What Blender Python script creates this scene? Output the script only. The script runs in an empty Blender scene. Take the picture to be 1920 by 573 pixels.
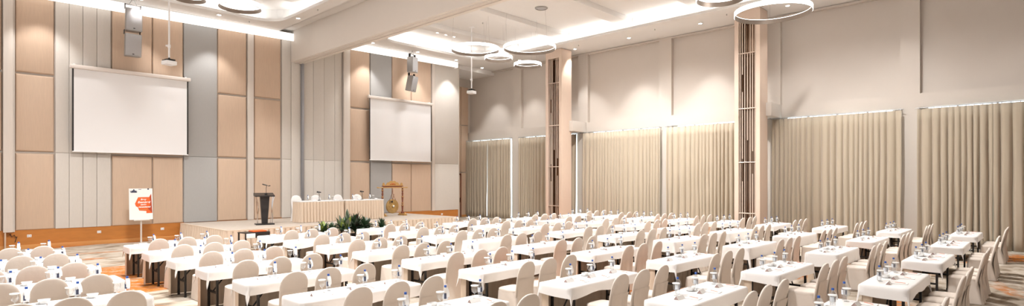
import bpy, bmesh, math, random
from mathutils import Vector, Matrix, noise
R = random.Random(7)
sc = bpy.context.scene
COL = sc.collection
PI = math.pi

# ---------------------------------------------------------------- materials
def nodes_of(name):
    m = bpy.data.materials.new(name); m.use_nodes = True
    nt = m.node_tree
    return m, nt, nt.nodes['Principled BSDF']

def mat(name, col, rough=.6, var=.05, scale=8, stretch=(1, 1, 1), metal=0, bump=0, bscale=60, spec=.5, sheen=0):
    m, nt, b = nodes_of(name)
    b.inputs['Roughness'].default_value = rough; b.inputs['Metallic'].default_value = metal
    b.inputs['Specular IOR Level'].default_value = spec
    if sheen: b.inputs['Sheen Weight'].default_value = sheen
    tc = nt.nodes.new('ShaderNodeTexCoord'); mp = nt.nodes.new('ShaderNodeMapping'); mp.inputs['Scale'].default_value = stretch
    nz = nt.nodes.new('ShaderNodeTexNoise'); nz.inputs['Scale'].default_value = scale; nz.inputs['Detail'].default_value = 4
    cr = nt.nodes.new('ShaderNodeMix'); cr.data_type = 'RGBA'
    cr.inputs[6].default_value = (*[c*(1-var) for c in col], 1); cr.inputs[7].default_value = (*[min(1, c*(1+var)) for c in col], 1)
    L = nt.links.new
    L(tc.outputs['Object'], mp.inputs['Vector']); L(mp.outputs[0], nz.inputs['Vector']); L(nz.outputs[0], cr.inputs[0]); L(cr.outputs[2], b.inputs['Base Color'])
    if bump:
        n2 = nt.nodes.new('ShaderNodeTexNoise'); n2.inputs['Scale'].default_value = bscale; n2.inputs['Detail'].default_value = 3
        bp = nt.nodes.new('ShaderNodeBump'); bp.inputs['Strength'].default_value = bump; bp.inputs['Distance'].default_value = .02
        L(mp.outputs[0], n2.inputs['Vector']); L(n2.outputs[0], bp.inputs['Height']); L(bp.outputs[0], b.inputs['Normal'])
    return m

def emat(name, col, strength):
    m, nt, b = nodes_of(name)
    b.inputs['Base Color'].default_value = (*col, 1)
    b.inputs['Emission Color'].default_value = (*col, 1); b.inputs['Emission Strength'].default_value = strength
    return m

def glassmat(name, tint, refl=.12):
    m = bpy.data.materials.new(name); m.use_nodes = True; nt = m.node_tree; nt.nodes.clear()
    o = nt.nodes.new('ShaderNodeOutputMaterial'); mx = nt.nodes.new('ShaderNodeMixShader')
    t = nt.nodes.new('ShaderNodeBsdfTransparent'); g = nt.nodes.new('ShaderNodeBsdfGlossy'); lw = nt.nodes.new('ShaderNodeLayerWeight')
    t.inputs[0].default_value = (*tint, 1); g.inputs['Roughness'].default_value = .05; lw.inputs[0].default_value = .35
    mr = nt.nodes.new('ShaderNodeMath'); mr.operation = 'MULTIPLY_ADD'; mr.inputs[1].default_value = .55; mr.inputs[2].default_value = refl
    L = nt.links.new; L(lw.outputs['Facing'], mr.inputs[0]); L(mr.outputs[0], mx.inputs[0]); L(t.outputs[0], mx.inputs[1]); L(g.outputs[0], mx.inputs[2]); L(mx.outputs[0], o.inputs[0])
    return m

WOODS = (14, 14, .7)
M = dict(
    tan=mat('tan_veneer', (.62, .465, .345), .45, .10, 6, (9, 9, .5)),
    tan2=mat('tan_veneer_column', (.66, .52, .42), .45, .07, 6, (9, 9, .5)),
    greige=mat('greige_fabric', (.67, .63, .58), .9, .05, 10, (6, 6, 1), bump=.1, bscale=90),
    grey=mat('grey_fabric', (.43, .425, .415), .9, .06, 10, (8, 8, 1), bump=.15, bscale=90),
    wall=mat('cream_paint', (.62, .565, .51), .85, .02, 2),
    ceil=mat('white_paint', (.76, .74, .715), .85, .015, 2),
    beam=mat('beam_paint', (.74, .69, .63), .8, .02, 2),
    strip=mat('brushed_champagne_metal', (.72, .66, .60), .45, .08, 6, (20, 20, .4), metal=.1),
    trackm=mat('steel_track', (.34, .35, .38), .35, .05, 6, metal=.7),
    base=mat('honey_wood', (.52, .20, .045), .32, .16, 2.2, (1.2, 1.2, 5)),
    basel=mat('honey_wood_skirting', (.62, .29, .09), .35, .10, 2.2, (1.2, 1.2, 5)),
    curtain=mat('curtain_cloth', (.46, .39, .295), .8, .06, 5, (1, 14, .4), bump=.08, bscale=40, sheen=.3),
    cloth=mat('white_linen', (.93, .915, .90), .75, .01, 5, bump=.05, bscale=25),
    cover=mat('chair_cover_cloth', (.78, .70, .625), .75, .03, 6, bump=.12, bscale=18),
    coverw=mat('chair_cover_cloth_white', (.86, .84, .82), .75, .02, 6),
    skirt=mat('beige_skirting_cloth', (.66, .53, .41), .8, .05, 5, (8, 8, .6)),
    stagec=mat('stage_carpet', (.47, .41, .35), .95, .12, 12, bump=.2, bscale=120),
    black=mat('black_steel', (.012, .011, .011), .4, .1, 5),
    blackw=mat('black_laminate', (.022, .02, .02), .35, .1, 5),
    chrome=mat('chrome', (.75, .75, .76), .12, .02, 5, metal=1),
    alu=mat('silver_paint', (.42, .41, .40), .35, .04, 5, metal=.6),
    grille=mat('speaker_grille', (.46, .46, .47), .45, .05, 40, metal=.2, bump=.3, bscale=200),
    white=mat('white_plastic', (.85, .85, .85), .4, .01, 5),
    paper=mat('white_paper', (.9, .89, .87), .8, .01, 5),
    cardshade=mat('tent_card_shade', (.42, .31, .28), .8, .05, 5),  # mauve-brown painted in for the shade inside the folded cards
    porcelain=mat('white_porcelain', (.86, .86, .85), .18, .01, 5),
    screen=mat('screen_fabric', (.86, .86, .87), .9, .005, 2),
    bluecap=mat('blue_plastic', (.02, .10, .42), .35, .05, 5),
    label=mat('navy_label', (.05, .06, .11), .5, .1, 5),
    labelw=mat('pale_label', (.72, .76, .82), .5, .05, 5),
    pen=mat('coral_pen', (.78, .30, .20), .35, .05, 5),
    mirror=mat('bronze_mirror', (.17, .105, .07), .08, .2, 3, metal=.85),
    slat=mat('pale_bronze_metal', (.66, .54, .45), .35, .04, 5, metal=.4),
    ringm=mat('ring_brushed_metal', (.26, .21, .17), .4, .06, 5, metal=.4),
    gold=mat('gong_bronze', (.48, .32, .13), .33, .25, 9, metal=.8),
    goldw=mat('gilded_wood', (.55, .33, .12), .4, .25, 20, metal=.3),
    redw=mat('dark_red_wood', (.20, .055, .025), .4, .2, 10),
    orange=mat('orange_print', (.78, .13, .02), .6, .05, 5),
    dorange=mat('deep_orange_print', (.42, .05, .015), .6, .05, 5),
    leaf=mat('dark_green_leaf', (.035, .075, .035), .4, .4, 6),
    leaf2=mat('yellow_green_leaf', (.28, .36, .07), .4, .35, 8),
    leaf3=mat('grey_green_leaf', (.16, .20, .15), .4, .35, 8),
    redleaf=mat('dark_bronze_leaf', (.09, .05, .045), .4, .4, 6),
    pot=mat('dark_pot', (.05, .045, .04), .4, .1, 5),
    glass=glassmat('clear_glass', (.97, .98, .98), .10),
    pet=glassmat('clear_plastic', (.93, .95, .97), .14),
    led=emat('led_strip', (1, .97, .94), 3),
    lens=emat('downlight_lens', (1, .96, .9), 25),
    cove=emat('fascia_glow', (1, .975, .95), .68),  # mild emission stands in for light on the white fascia
    sky=emat('daylit_window', (.80, .92, 1), 1.5),
)
# carpet: greige ground, pale streaks, rust orange drifts
def carpet():
    m, nt, b = nodes_of('patterned_carpet'); b.inputs['Roughness'].default_value = .95; b.inputs['Specular IOR Level'].default_value = .15
    L = nt.links.new; N = nt.nodes.new
    tc = N('ShaderNodeTexCoord'); mp = N('ShaderNodeMapping'); mp.inputs['Scale'].default_value = (1, 1.6, 1); mp.inputs['Rotation'].default_value = (0, 0, .25)
    L(tc.outputs['Object'], mp.inputs['Vector'])
    def nz(s, d=6, w=.6):
        n = N('ShaderNodeTexNoise'); n.inputs['Scale'].default_value = s; n.inputs['Detail'].default_value = d; n.inputs['Distortion'].default_value = w
        L(mp.outputs[0], n.inputs['Vector']); return n
    a, c, f, g = nz(1.9), nz(.23, 4, .9), nz(4.5, 4, 1.2), nz(90, 2, 0)
    r1 = N('ShaderNodeValToRGB'); e = r1.color_ramp.elements; e[0].position = .36; e[0].color = (.25, .195, .14, 1); e[1].position = .62; e[1].color = (.55, .49, .42, 1)
    el = e.new(.48); el.color = (.43, .365, .29, 1)
    L(a.outputs[0], r1.inputs[0])
    r2 = N('ShaderNodeValToRGB'); e = r2.color_ramp.elements; e[0].position = .545; e[0].color = (0, 0, 0, 1); e[1].position = .60; e[1].color = (1, 1, 1, 1)
    acc = c.outputs[0]
    for cx, cy, rad in ((3.2, 17.6, 2.4), (2.9, 14.6, 1.5), (22.6, .6, 1.8), (23.2, -1.5, 1.6)):
        vd = N('ShaderNodeVectorMath'); vd.operation = 'DISTANCE'; vd.inputs[1].default_value = (cx, cy, 0); L(tc.outputs['Object'], vd.inputs[0])
        mr = N('ShaderNodeMapRange'); mr.inputs[1].default_value = 0; mr.inputs[2].default_value = rad; mr.inputs[3].default_value = .24; mr.inputs[4].default_value = 0
        L(vd.outputs['Value'], mr.inputs[0]); ad = N('ShaderNodeMath'); ad.operation = 'ADD'; L(acc, ad.inputs[0]); L(mr.outputs[0], ad.inputs[1]); acc = ad.outputs[0]
    L(acc, r2.inputs[0])
    r3 = N('ShaderNodeValToRGB'); e = r3.color_ramp.elements; e[0].position = .34; e[0].color = (.15, .15, .15, 1); e[1].position = .5; e[1].color = (1, 1, 1, 1)
    L(f.outputs[0], r3.inputs[0])
    mu = N('ShaderNodeMath'); mu.operation = 'MULTIPLY'; L(r2.outputs[0], mu.inputs[0]); L(r3.outputs[0], mu.inputs[1])
    mx = N('ShaderNodeMix'); mx.data_type = 'RGBA'; mx.inputs[7].default_value = (.50, .17, .035, 1)
    L(mu.outputs[0], mx.inputs[0]); L(r1.outputs[0], mx.inputs[6]); L(mx.outputs[2], b.inputs['Base Color'])
    bp = N('ShaderNodeBump'); bp.inputs['Strength'].default_value = .25; bp.inputs['Distance'].default_value = .01
    L(g.outputs[0], bp.inputs['Height']); L(bp.outputs[0], b.inputs['Normal'])
    return m
M['carpet'] = carpet()

# ---------------------------------------------------------------- mesh kit
class MB:
    def __init__(s): s.bm = bmesh.new()
    def box(s, x0, x1, y0, y1, z0, z1, bev=0, rot=None, at=(0, 0, 0)):
        t = bmesh.new(); bmesh.ops.create_cube(t, size=1)
        for v in t.verts: v.co = Vector(((x0+x1)/2+v.co.x*(x1-x0), (y0+y1)/2+v.co.y*(y1-y0), (z0+z1)/2+v.co.z*(z1-z0)))
        if bev: bmesh.ops.bevel(t, geom=t.edges[:], offset=bev, segments=2, profile=.6, affect='EDGES')
        if rot: bmesh.ops.transform(t, matrix=Matrix.Translation(at) @ rot @ Matrix.Translation(-Vector(at)), verts=t.verts[:])
        s.add(t); return s
    def add(s, t):
        mp = {v: s.bm.verts.new(v.co) for v in t.verts}
        for f in t.faces:
            try: s.bm.faces.new([mp[v] for v in f.verts])
            except ValueError: pass
        t.free()
    def loft(s, rings, cap=True, closed=True):
        vs = [[s.bm.verts.new(p) for p in r] for r in rings]
        n = len(vs[0])
        for a, b in zip(vs, vs[1:]):
            for i in range(n if closed else n-1):
                j = (i+1) % n; s.bm.faces.new((a[i], a[j], b[j], b[i]))
        if cap and closed:
            s.bm.faces.new(vs[0][::-1]); s.bm.faces.new(vs[-1])
        return s
    def lathe(s, prof, n=16, c=(0, 0, 0), axis='Z', cap=True):
        rings = []
        for r, z in prof:
            ring = []
            for i in range(n):
                a = 2*PI*i/n; p = (r*math.cos(a), r*math.sin(a), z)
                if axis == 'Y': p = (p[0], -p[2], p[1])
                if axis == 'X': p = (p[2], p[0], p[1])
                ring.append(Vector(p)+Vector(c))
            rings.append(ring)
        return s.loft(rings, cap)
    def tube(s, pts, r, n=8):
        pts = [Vector(p) for p in pts]; rings = []; rr = r if isinstance(r, (list, tuple)) else [r]*len(pts)
        up = None
        for i, p in enumerate(pts):
            d = (pts[min(i+1, len(pts)-1)]-pts[max(i-1, 0)]).normalized()
            if up is None: up = Vector((0, 0, 1)) if abs(d.z) < .9 else Vector((1, 0, 0))
            a = d.cross(up).normalized(); b = a.cross(d).normalized(); up = b
            rings.append([p+a*rr[i]*math.cos(2*PI*k/n)+b*rr[i]*math.sin(2*PI*k/n) for k in range(n)])
        return s.loft(rings)
    def prism(s, poly, a0, a1, axis='Y'):
        def P(u, v, w): return Vector((u, w, v)) if axis == 'Y' else (Vector((w, u, v)) if axis == 'X' else Vector((u, v, w)))
        return s.loft([[P(u, v, a0) for u, v in poly], [P(u, v, a1) for u, v in poly]])
    def sphere(s, c, r, sc_=(1, 1, 1)):
        t = bmesh.new(); bmesh.ops.create_uvsphere(t, u_segments=14, v_segments=8, radius=r)
        for v in t.verts: v.co = Vector((v.co.x*sc_[0], v.co.y*sc_[1], v.co.z*sc_[2]))+Vector(c)
        s.add(t); return s
    def sheet(s, f, nu, nv, closed=False):
        g = [[s.bm.verts.new(f(i/nu, j/nv)) for j in range(nv+1)] for i in range(nu+1)]
        for i in range(nu):
            for j in range(nv): s.bm.faces.new((g[i][j], g[i+1][j], g[i+1][j+1], g[i][j+1]))
        return s
    def build(s, name, m, parent=None, smooth=True, angle=.6, fixn=True):
        if fixn: bmesh.ops.recalc_face_normals(s.bm, faces=s.bm.faces[:])
        for f in s.bm.faces: f.smooth = smooth
        if smooth:
            for e in s.bm.edges:
                if len(e.link_faces) == 2 and e.calc_face_angle(0) > angle: e.smooth = False
        me = bpy.data.meshes.new(name); s.bm.to_mesh(me); s.bm.free()
        mats = m if isinstance(m, (list, tuple)) else [m]
        for k in mats: me.materials.append(M[k] if isinstance(k, str) else k)
        o = bpy.data.objects.new(name, me); COL.objects.link(o)
        if parent: o.parent = parent
        return o

def tag(o, label=None, cat=None, group=None, kind=None):
    if label: o['label'] = label
    if cat: o['category'] = cat
    if group: o['group'] = group
    if kind: o['kind'] = kind
    return o
def thing(name, loc, label, cat, group=None, rz=0, kind=None):
    o = bpy.data.objects.new(name, None); COL.objects.link(o); o.location = loc; o.rotation_euler = (0, 0, rz)
    o.empty_display_size = .1
    return tag(o, label, cat, group, kind)
def copy_tree(o, parent=None):
    c = o.copy(); COL.objects.link(c); c.parent = parent
    for ch in list(o.children): copy_tree(ch, c)
    return c
USED = set()
def place(proto, loc, rz, label, group=None):
    if proto.name not in USED:
        USED.add(proto.name); o = proto
    else: o = copy_tree(proto)
    o.location = loc; o.rotation_euler = (0, 0, rz); o['label'] = label
    if group: o['group'] = group
    return o
def struct(o): o['kind'] = 'structure'; return o

# ---------------------------------------------------------------- room numbers (metres)
WY, WX = 25.1, 24.6          # face of the screen wall, face of the window wall
S1, S2 = 9.0, 9.2            # soffit heights either side of the beam
BX0, BX1, BZ = 11.6, 12.2, 7.75
X0, Y0 = -9., -7.

struct(MB().box(X0, 24.95, Y0, 27.75, -.15, 0).build('floor', 'carpet', smooth=False))

# ---- ceiling with two lit coffers
def rrect(x0, x1, y0, y1, r, n=8):
    P = []
    for cx, cy, a0 in ((x1-r, y1-r, 0), (x0+r, y1-r, PI/2), (x0+r, y0+r, PI), (x1-r, y0+r, 3*PI/2)):
        for i in range(n+1):
            a = a0+PI/2*i/n; P.append((cx+r*math.cos(a), cy+r*math.sin(a)))
    return P
def coffer(m, ox0, ox1, oy0, oy1, ix0, ix1, iy0, iy1, z, up, thick=.1, back=.45):
    bm = m.bm
    inner = rrect(ix0, ix1, iy0, iy1, .95); outer = rrect(ix0-back, ix1+back, iy0-back, iy1+back, 1.3)
    o = [bm.verts.new((x, y, z)) for x, y in ((ox0, oy0), (ox1, oy0), (ox1, oy1), (ox0, oy1))]
    def ring(P, zz): return [bm.verts.new((x, y, zz)) for x, y in P]
    a, b, c, d = ring(inner, z), ring(inner, z+thick), ring(outer, z+thick), ring(outer, z+up)
    es = [bm.edges.new((o[i], o[(i+1) % 4])) for i in range(4)]+[bm.edges.new((a[i], a[(i+1) % len(a)])) for i in range(len(a))]
    bmesh.ops.triangle_fill(bm, edges=es, use_beauty=True)
    for p, q in ((a, b), (b, c), (c, d)):
        for i in range(len(p)):
            j = (i+1) % len(p); bm.faces.new((p[i], p[j], q[j], q[i]))
    bm.faces.new(d)
C1 = (-3., 10.35, -4., 23.75); C2 = (15.3, 22.1, -4., 23.55)
m = MB()
coffer(m, X0, 10.95, Y0, WY+.2, *C1, S1, .62)
m.box(10.95, BX0, Y0, WY+.2, S1+.16, S1+.3)
m.box(10.93, 10.95, Y0, WY+.2, S1, S1+.2)
coffer(m, BX1, 24.85, Y0, WY+.15, *C2, S2, .62)
m.box(21.75, 24.85, WY+.15, 27.6, S2-.25, S2+.2)
ceiling = struct(m.build('ceiling', 'ceil', smooth=False, fixn=False))
for i, y in enumerate((21.4, 17.9, 14.2, 10.5, 6.8, 3.1)):
    struct(MB().box(C2[0]-.44, C2[1]+.44, y-.35, y+.35, S2+.40, S2+.63, .03).build('ceiling_beam', 'ceil', ceiling))
    struct(MB().box(C1[0]-.44, C1[1]+.44, y-.35, y+.35, S1+.40, S1+.63, .03).build('ceiling_beam', 'ceil', ceiling))
lip = MB()
for c, z in ((C1, S1), (C2, S2)):
    for k in (0, 1):
        a = rrect(c[0]-.03*k, c[1]+.03*k, c[2], c[3]+.03*k, .95); 
    P = rrect(*c, .95)
    lip.tube([(x, y, z+.0) for x, y in P]+[(P[0][0], P[0][1], z)], .028, 6)
lip.build('coffer_trim', 'ceil', ceiling)

# ---- the dividing beam with its partition track
bm_ = struct(MB().box(BX0, BX1, Y0, WY, BZ, S2+.1, .02).build('ceiling_beam', 'beam'))
bm_['label'] = 'deep cream beam with partition track dividing the hall'
t = MB().box(BX0+.12, BX0+.2, Y0, WY-.1, BZ-.035, BZ+.01).box(BX0+.34, BX0+.42, Y0, WY-.1, BZ-.035, BZ+.01).box(BX0+.2, BX0+.34, Y0, WY-.1, BZ-.012, BZ+.01)
t.build('track', 'strip', bm_)

# ---- screen wall: backing, base, panels
wf = struct(MB().box(X0, 21.72, WY+.1, WY+.3, 0, S2+.1).build('wall_front', 'wall'))
struct(MB().box(X0, 21.74, WY+.04, WY+.1, 0, .66).build('baseboard_front', 'base'))
struct(MB().box(X0, 21.76, WY+.015, WY+.045, 0, .14, .005).build('trim_1', 'basel'))
def chamfer(m, x0, x1, z0, z1, y, d=.07, c=.035):
    m.loft([[(x0, y+d, z0), (x1, y+d, z0), (x1, y+d, z1), (x0, y+d, z1)],
            [(x0, y+c*.8, z0), (x1, y+c*.8, z0), (x1, y+c*.8, z1), (x0, y+c*.8, z1)],
            [(x0+c*.4, y+c*.2, z0+c*.4), (x1-c*.4, y+c*.2, z0+c*.4), (x1-c*.4, y+c*.2, z1-c*.4), (x0+c*.4, y+c*.2, z1-c*.4)],
            [(x0+c, y, z0+c), (x1-c, y, z0+c), (x1-c, y, z1-c), (x0+c, y, z1-c)]])
J = (.64, 3.29, 5.97, 9.05)
def wood(x0, x1, top=9.05, js=None, w=.075):
    js = js or J
    for a, b in zip(js, js[1:]):
        p = MB(); chamfer(p, x0+.012, x1-.012, a+(0 if a == js[0] else w/2), b-w/2, WY, .09, .06); p.build('wood_panel', 'tan', wf, angle=.4)
def fab(x0, x1, key, j=True, c=.015):
    zs = (.64, 3.30, 9.05) if j else (.64, 9.05)
    for a, b in zip(zs, zs[1:]):
        p = MB(); chamfer(p, x0+.004, x1-.004, a+.004, b-.004, WY+.01, .09, c); p.build('fabric_panel', key, wf, angle=.4)
def metal(x0, x1, y=None, z0=.64): MB().box(x0, x1, (y or WY-.04), WY+.1, z0, 9.1, .008).build('metal_trim', 'strip', wf)
for a, b in ((-3.2, -1.2), (-1.2, .3), (.3, 1.78)): wood(a, b)
MB().box(1.80, 2.04, WY-.12, WY+.1, .6, 9.0, .01).build('metal_trim', 'strip', wf)
MB().box(1.83, 1.87, WY-.1, WY+.1, 0, .6, .005).build('wood_post', 'tan', wf)
MB().box(2.04, 2.10, WY+.0, WY+.1, .6, 9.0).build('fabric_panel', 'greige', wf)
wood(2.10, 3.14)
for a, b in ((3.16, 3.55), (3.55, 3.94), (3.94, 4.35), (4.35, 4.77)): fab(a, b, 'greige')
wood(4.80, 6.11, js=(.64, 3.29, 9.05)); wood(6.11, 7.18, js=(.64, 3.29, 9.05))
fab(7.2, 8.45, 'grey')
wood(8.47, 9.65); metal(9.68, 9.93); wood(9.96, 11.15); fab(11.19, 11.62, 'greige')
for a, b in ((12.2, 12.7), (12.7, 13.25), (13.25, 13.8), (13.8, 14.2)): fab(a, b, 'greige', c=.012)
metal(14.22, 14.56, WY-.12); wood(14.6, 15.76); fab(15.8, 17.08, 'grey')
wood(17.1, 18.35, js=(.64, 3.29, 9.05)); wood(18.35, 19.72, js=(.64, 3.29, 9.05))
metal(19.74, 19.94); fab(19.97, 21.74, 'greige')
# pocket pilaster under the beam, with the steel jamb of the partition
struct(MB().box(11.62, 12.06, WY-.04, WY+.1, 0, BZ+.02, .01).build('trim_2', 'greige'))
struct(MB().box(12.05, 12.18, WY-.12, WY+.05, 0, BZ+.02, .005).build('trim_3', 'trackm'))
# cove fascia boards; the light falling on them is put in as emission
for n, (xa, xb, za, zb, ta, tb) in enumerate(((-3., 11.6, 8.42, 8.67, 8.80, 9.0), (14.35, 21.42, 8.78, 8.90, 9.13, 9.2))):
    f = MB(); ya, yb = WY-.30, WY-.24
    f.loft([[(x, ya, a), (x, yb, a), (x, yb, b), (x, ya, b)] for x, a, b in ((xa, za, ta), (xb, zb, tb))])
    if n: f.box(xb-.03, xb, yb, WY, zb, tb)
    o = f.build('cove_fascia', 'cove', smooth=False)
    tag(o, ('long cove fascia with added glow above the larger screen, left of the beam', 'cove fascia with added glow above the smaller screen, right of the beam')[n], 'cove light', 'cove fascias with added glow')
    struct(MB().box(xa, xb, WY-.22, WY+.1, 8.9, (S1, S2)[n]+.02).build('trim_%d' % (4+n), 'ceil'))

# wall outlets on the wooden base
def outlet(x, z, lab):
    t = thing('wall_outlet', (x, WY+.04, z), lab, 'outlet', 'white sockets on the wooden base')
    fp = MB().box(-.06, .06, -.014, 0, -.045, .045, .005).build('faceplate', 'white', t)
    for dx in (-.03, .03): MB().box(dx-.012, dx+.012, -.018, -.008, -.012, .012).build('socket', 'alu', fp)
outlet(2.47, .44, 'white double socket on the wooden base beside the metal wall post')
outlet(4.42, .45, 'white double socket on the wooden base below the slatted fabric panels')
outlet(6.45, .44, 'white double socket on the wooden base between poster stand and stage')
outlet(20.5, .42, 'white double socket on the wooden base beyond the gong')
tag(MB().tube([(1.95+.2*i/6, WY-.01, .5-.06*i/6+.05*math.sin(i*2.1)) for i in range(7)]+[(2.1, WY-.01, .25)], .012, 6).build('cable', 'black'), 'loose black cable hanging at the foot of the metal wall post', 'cable')

# ---- passage at the right end of the screen wall
struct(MB().box(21.72, 21.78, WY-.0, 27.6, 0, S2).build('wall_passage_side', 'wall'))
wb = struct(MB().box(21.75, 24.95, 27.5, 27.65, 0, S2).build('wall_passage_end', 'wall'))
for a, b in ((22.6, 23.3), (23.3, 23.95), (23.95, 24.58)):
    for z0, z1 in ((2.9, 5.9), (5.95, 8.4)):
        p = MB(); chamfer(p, a+.01, b-.01, z0, z1, 27.42, .08, .03); p.build('wood_panel', 'tan', wb)
    if a > 23.9:
        p = MB(); chamfer(p, a+.01, b-.01, .02, 2.85, 27.42, .08, .03); p.build('wood_panel', 'tan', wb)
d = thing('door_1', (23.3, 27.42, 0), 'tall tan door in the passage beside the screen wall', 'door', kind='structure')
MB().box(-.7, -.62, -.03, .08, 0, 2.8, .005).box(.6, .65, -.03, .08, 0, 2.8, .005).box(-.7, .65, -.03, .08, 2.72, 2.8, .005).build('door_frame', 'redw', d)
MB().box(-.61, .59, .01, .06, .01, 2.7, .005).build('door_leaf', 'tan', d)
MB().tube([(.5, -.06, .95), (.5, -.06, 1.25)], .015).build('door_handle', 'black', d)
struct(MB().box(24.0, 24.56, 27.38, 27.42, 0, .14).build('baseboard_passage', 'basel'))

# ---- window wall
m = MB().box(WX+.2, WX+.35, Y0, 27.6, 0, S2+.1)
wr = struct(m.build('wall_right', 'wall', smooth=False))
PIL = [(-6.4, -5.7), (-1.55, -.9), (3.31, 3.90), (8.05, 8.56), (12.98, 13.63), (17.87, 18.50), (22.74, 23.44)]
m = MB().box(WX, WX+.21, Y0, 27.5, 4.95, 5.45)
for a, b in PIL: m.box(WX, WX+.21, a, b, 0, 4.95).box(WX, WX+.21, a, b, 5.45, S2)
m.build('wall_pilaster', 'wall', wr, smooth=False)
m = MB().box(WX-.015, WX+.19, Y0, 27.5, S2-.09, S2-.02)
struct(m.build('trim_6', 'wall'))
for k, (a, b) in enumerate(((-.88, 3.3), (3.92, 8.03), (8.58, 12.96), (13.65, 17.85), (18.52, 22.72), (23.46, 27.4))):
    w = tag(thing('window_%d' % (k+1), (0, 0, 0), 'tall daylit window hidden behind drawn curtains', 'window', 'windows behind the curtains'), kind='structure')
    q = .0 if k == 3 else .22
    MB().box(WX+.16, WX+.18, a+q, b-.22, .1, 4.94).build('pane', 'sky', w, smooth=False)
    f = MB()
    for q in range(5):
        y = a+(b-a)*q/4; f.box(WX+.10, WX+.16, max(a, y-.03), min(b, y+.03), .1, 4.94)
    f.build('window_frame', 'alu', w, smooth=False)
struct(MB().box(X0, 24.95, Y0-.2, Y0, 0, S2+.1).build('wall_back', 'wall', smooth=False))
# link blocks between pilasters and columns
for i, y in enumerate((17.95, 8.0)):
    struct(MB().box(23.4, WX, y, y+1.25, 4.93, 5.47, .005).build('trim_%d' % (7+i), 'wall'))

# ---- curtains: one pleated sheet per curtain, rail and rings
def curtain(ya, yb, seed, label, top=4.86, xc=24.40, bot=.02, gather=0):
    rr = random.Random(seed); n = int(abs(yb-ya)/.019); ph = []; x = rr.random()*6
    for i in range(n+1):
        x += (2*PI/ (rr.choice((.17, .22, .28)) )*.019)*(1+.35*math.sin(i*.05+seed)); ph.append(x)
    amp = [.105+.06*noise.noise(Vector((i*.03, seed, 0))) for i in range(n+1)]
    def f(u, v):
        i = min(n, int(round(u*n))); z = bot+(top-bot)*v
        k = .55+.55*(1-v)**.7 if v < .97 else .4
        y = ya+(yb-ya)*u+ gather*(1-v)*math.sin(u*PI)*.1
        y += .05*noise.noise(Vector((u*9, v*2.2, seed)))*(1-v)
        xx = xc+amp[i]*k*(1.55*(1-abs(math.sin(ph[i]/2+.3*math.sin(ph[i])))**.8)-.65)+.05*noise.noise(Vector((u*14, v*3, seed+3)))*(1-v)
        if v < .02: xx -= .02*math.sin(ph[i])
        return Vector((xx, y, z))
    t = thing('curtain', (0, 0, 0), label, 'curtain', 'beige floor-length curtains on the window wall')
    c = MB().sheet(f, n, 12).build('curtain_cloth', 'curtain', t, angle=3)
    md = c.modifiers.new('thick', 'SOLIDIFY'); md.thickness = .004
    k = max(2, int(abs(yb-ya)/.22))
    for i in range(k+1):
        y = ya+.04+(yb-ya-.08)*i/k; MB().box(xc-.008, xc+.008, y-.012, y+.012, top-.015, top+.05).build('hook', 'alu', t, smooth=False)
CT = [(23.44, 25.42, 'beige curtain filling the corner by the passage'), (25.40, 27.42, 'beige curtain, second from the passage corner'),
      (20.55, 22.78, 'beige curtain immediately beyond the farther lattice column'), (18.45, 20.6, 'beige curtain tucked behind the farther lattice column'),
      (16.02, 18.03, 'beige curtain next to the farther lattice column on the near side'), (13.45, 16.05, 'beige curtain between the columns, second from the farther column'),
      (11.25, 13.12, 'beige curtain between the columns, third from the farther column'), (8.75, 11.3, 'beige curtain partly hidden behind the nearer lattice column'),
      (6.06, 8.3, 'beige curtain next to the nearer lattice column on the near side'), (3.82, 6.10, 'beige curtain ending at the bare wall strip'),
      (1.31, 3.36, 'beige curtain just past the bare wall strip'), (-1.0, 1.36, 'beige curtain at the carpeted end of the window wall')]
for i, (a, b, lab) in enumerate(CT): curtain(a, b, i+2, lab)
for a, b, lab in ((23.4, 27.45, 'corner by the passage'), (18.2, 22.8, 'bay beyond the farther column'), (13.42, 18.1, 'bay nearer than the farther column'), (8.7, 13.2, 'bay beyond the nearer column'), (3.75, 8.5, 'bay with the two curtains ending at the bare strip'), (-1.2, 3.42, 'bay at the carpeted end')):
    t = thing('curtain_rail', (24.40, 0, 4.90), 'thin metal curtain rail over the '+lab, 'curtain rail', 'curtain rails')
    MB().tube([(0, a, 0), (0, b, 0)], .013, 8).build('rail', 'alu', t)
    for y in (a+.1, b-.1): MB().box(-.01, .2, y-.012, y+.012, -.012, .03).build('bracket', 'alu', t)

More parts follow.
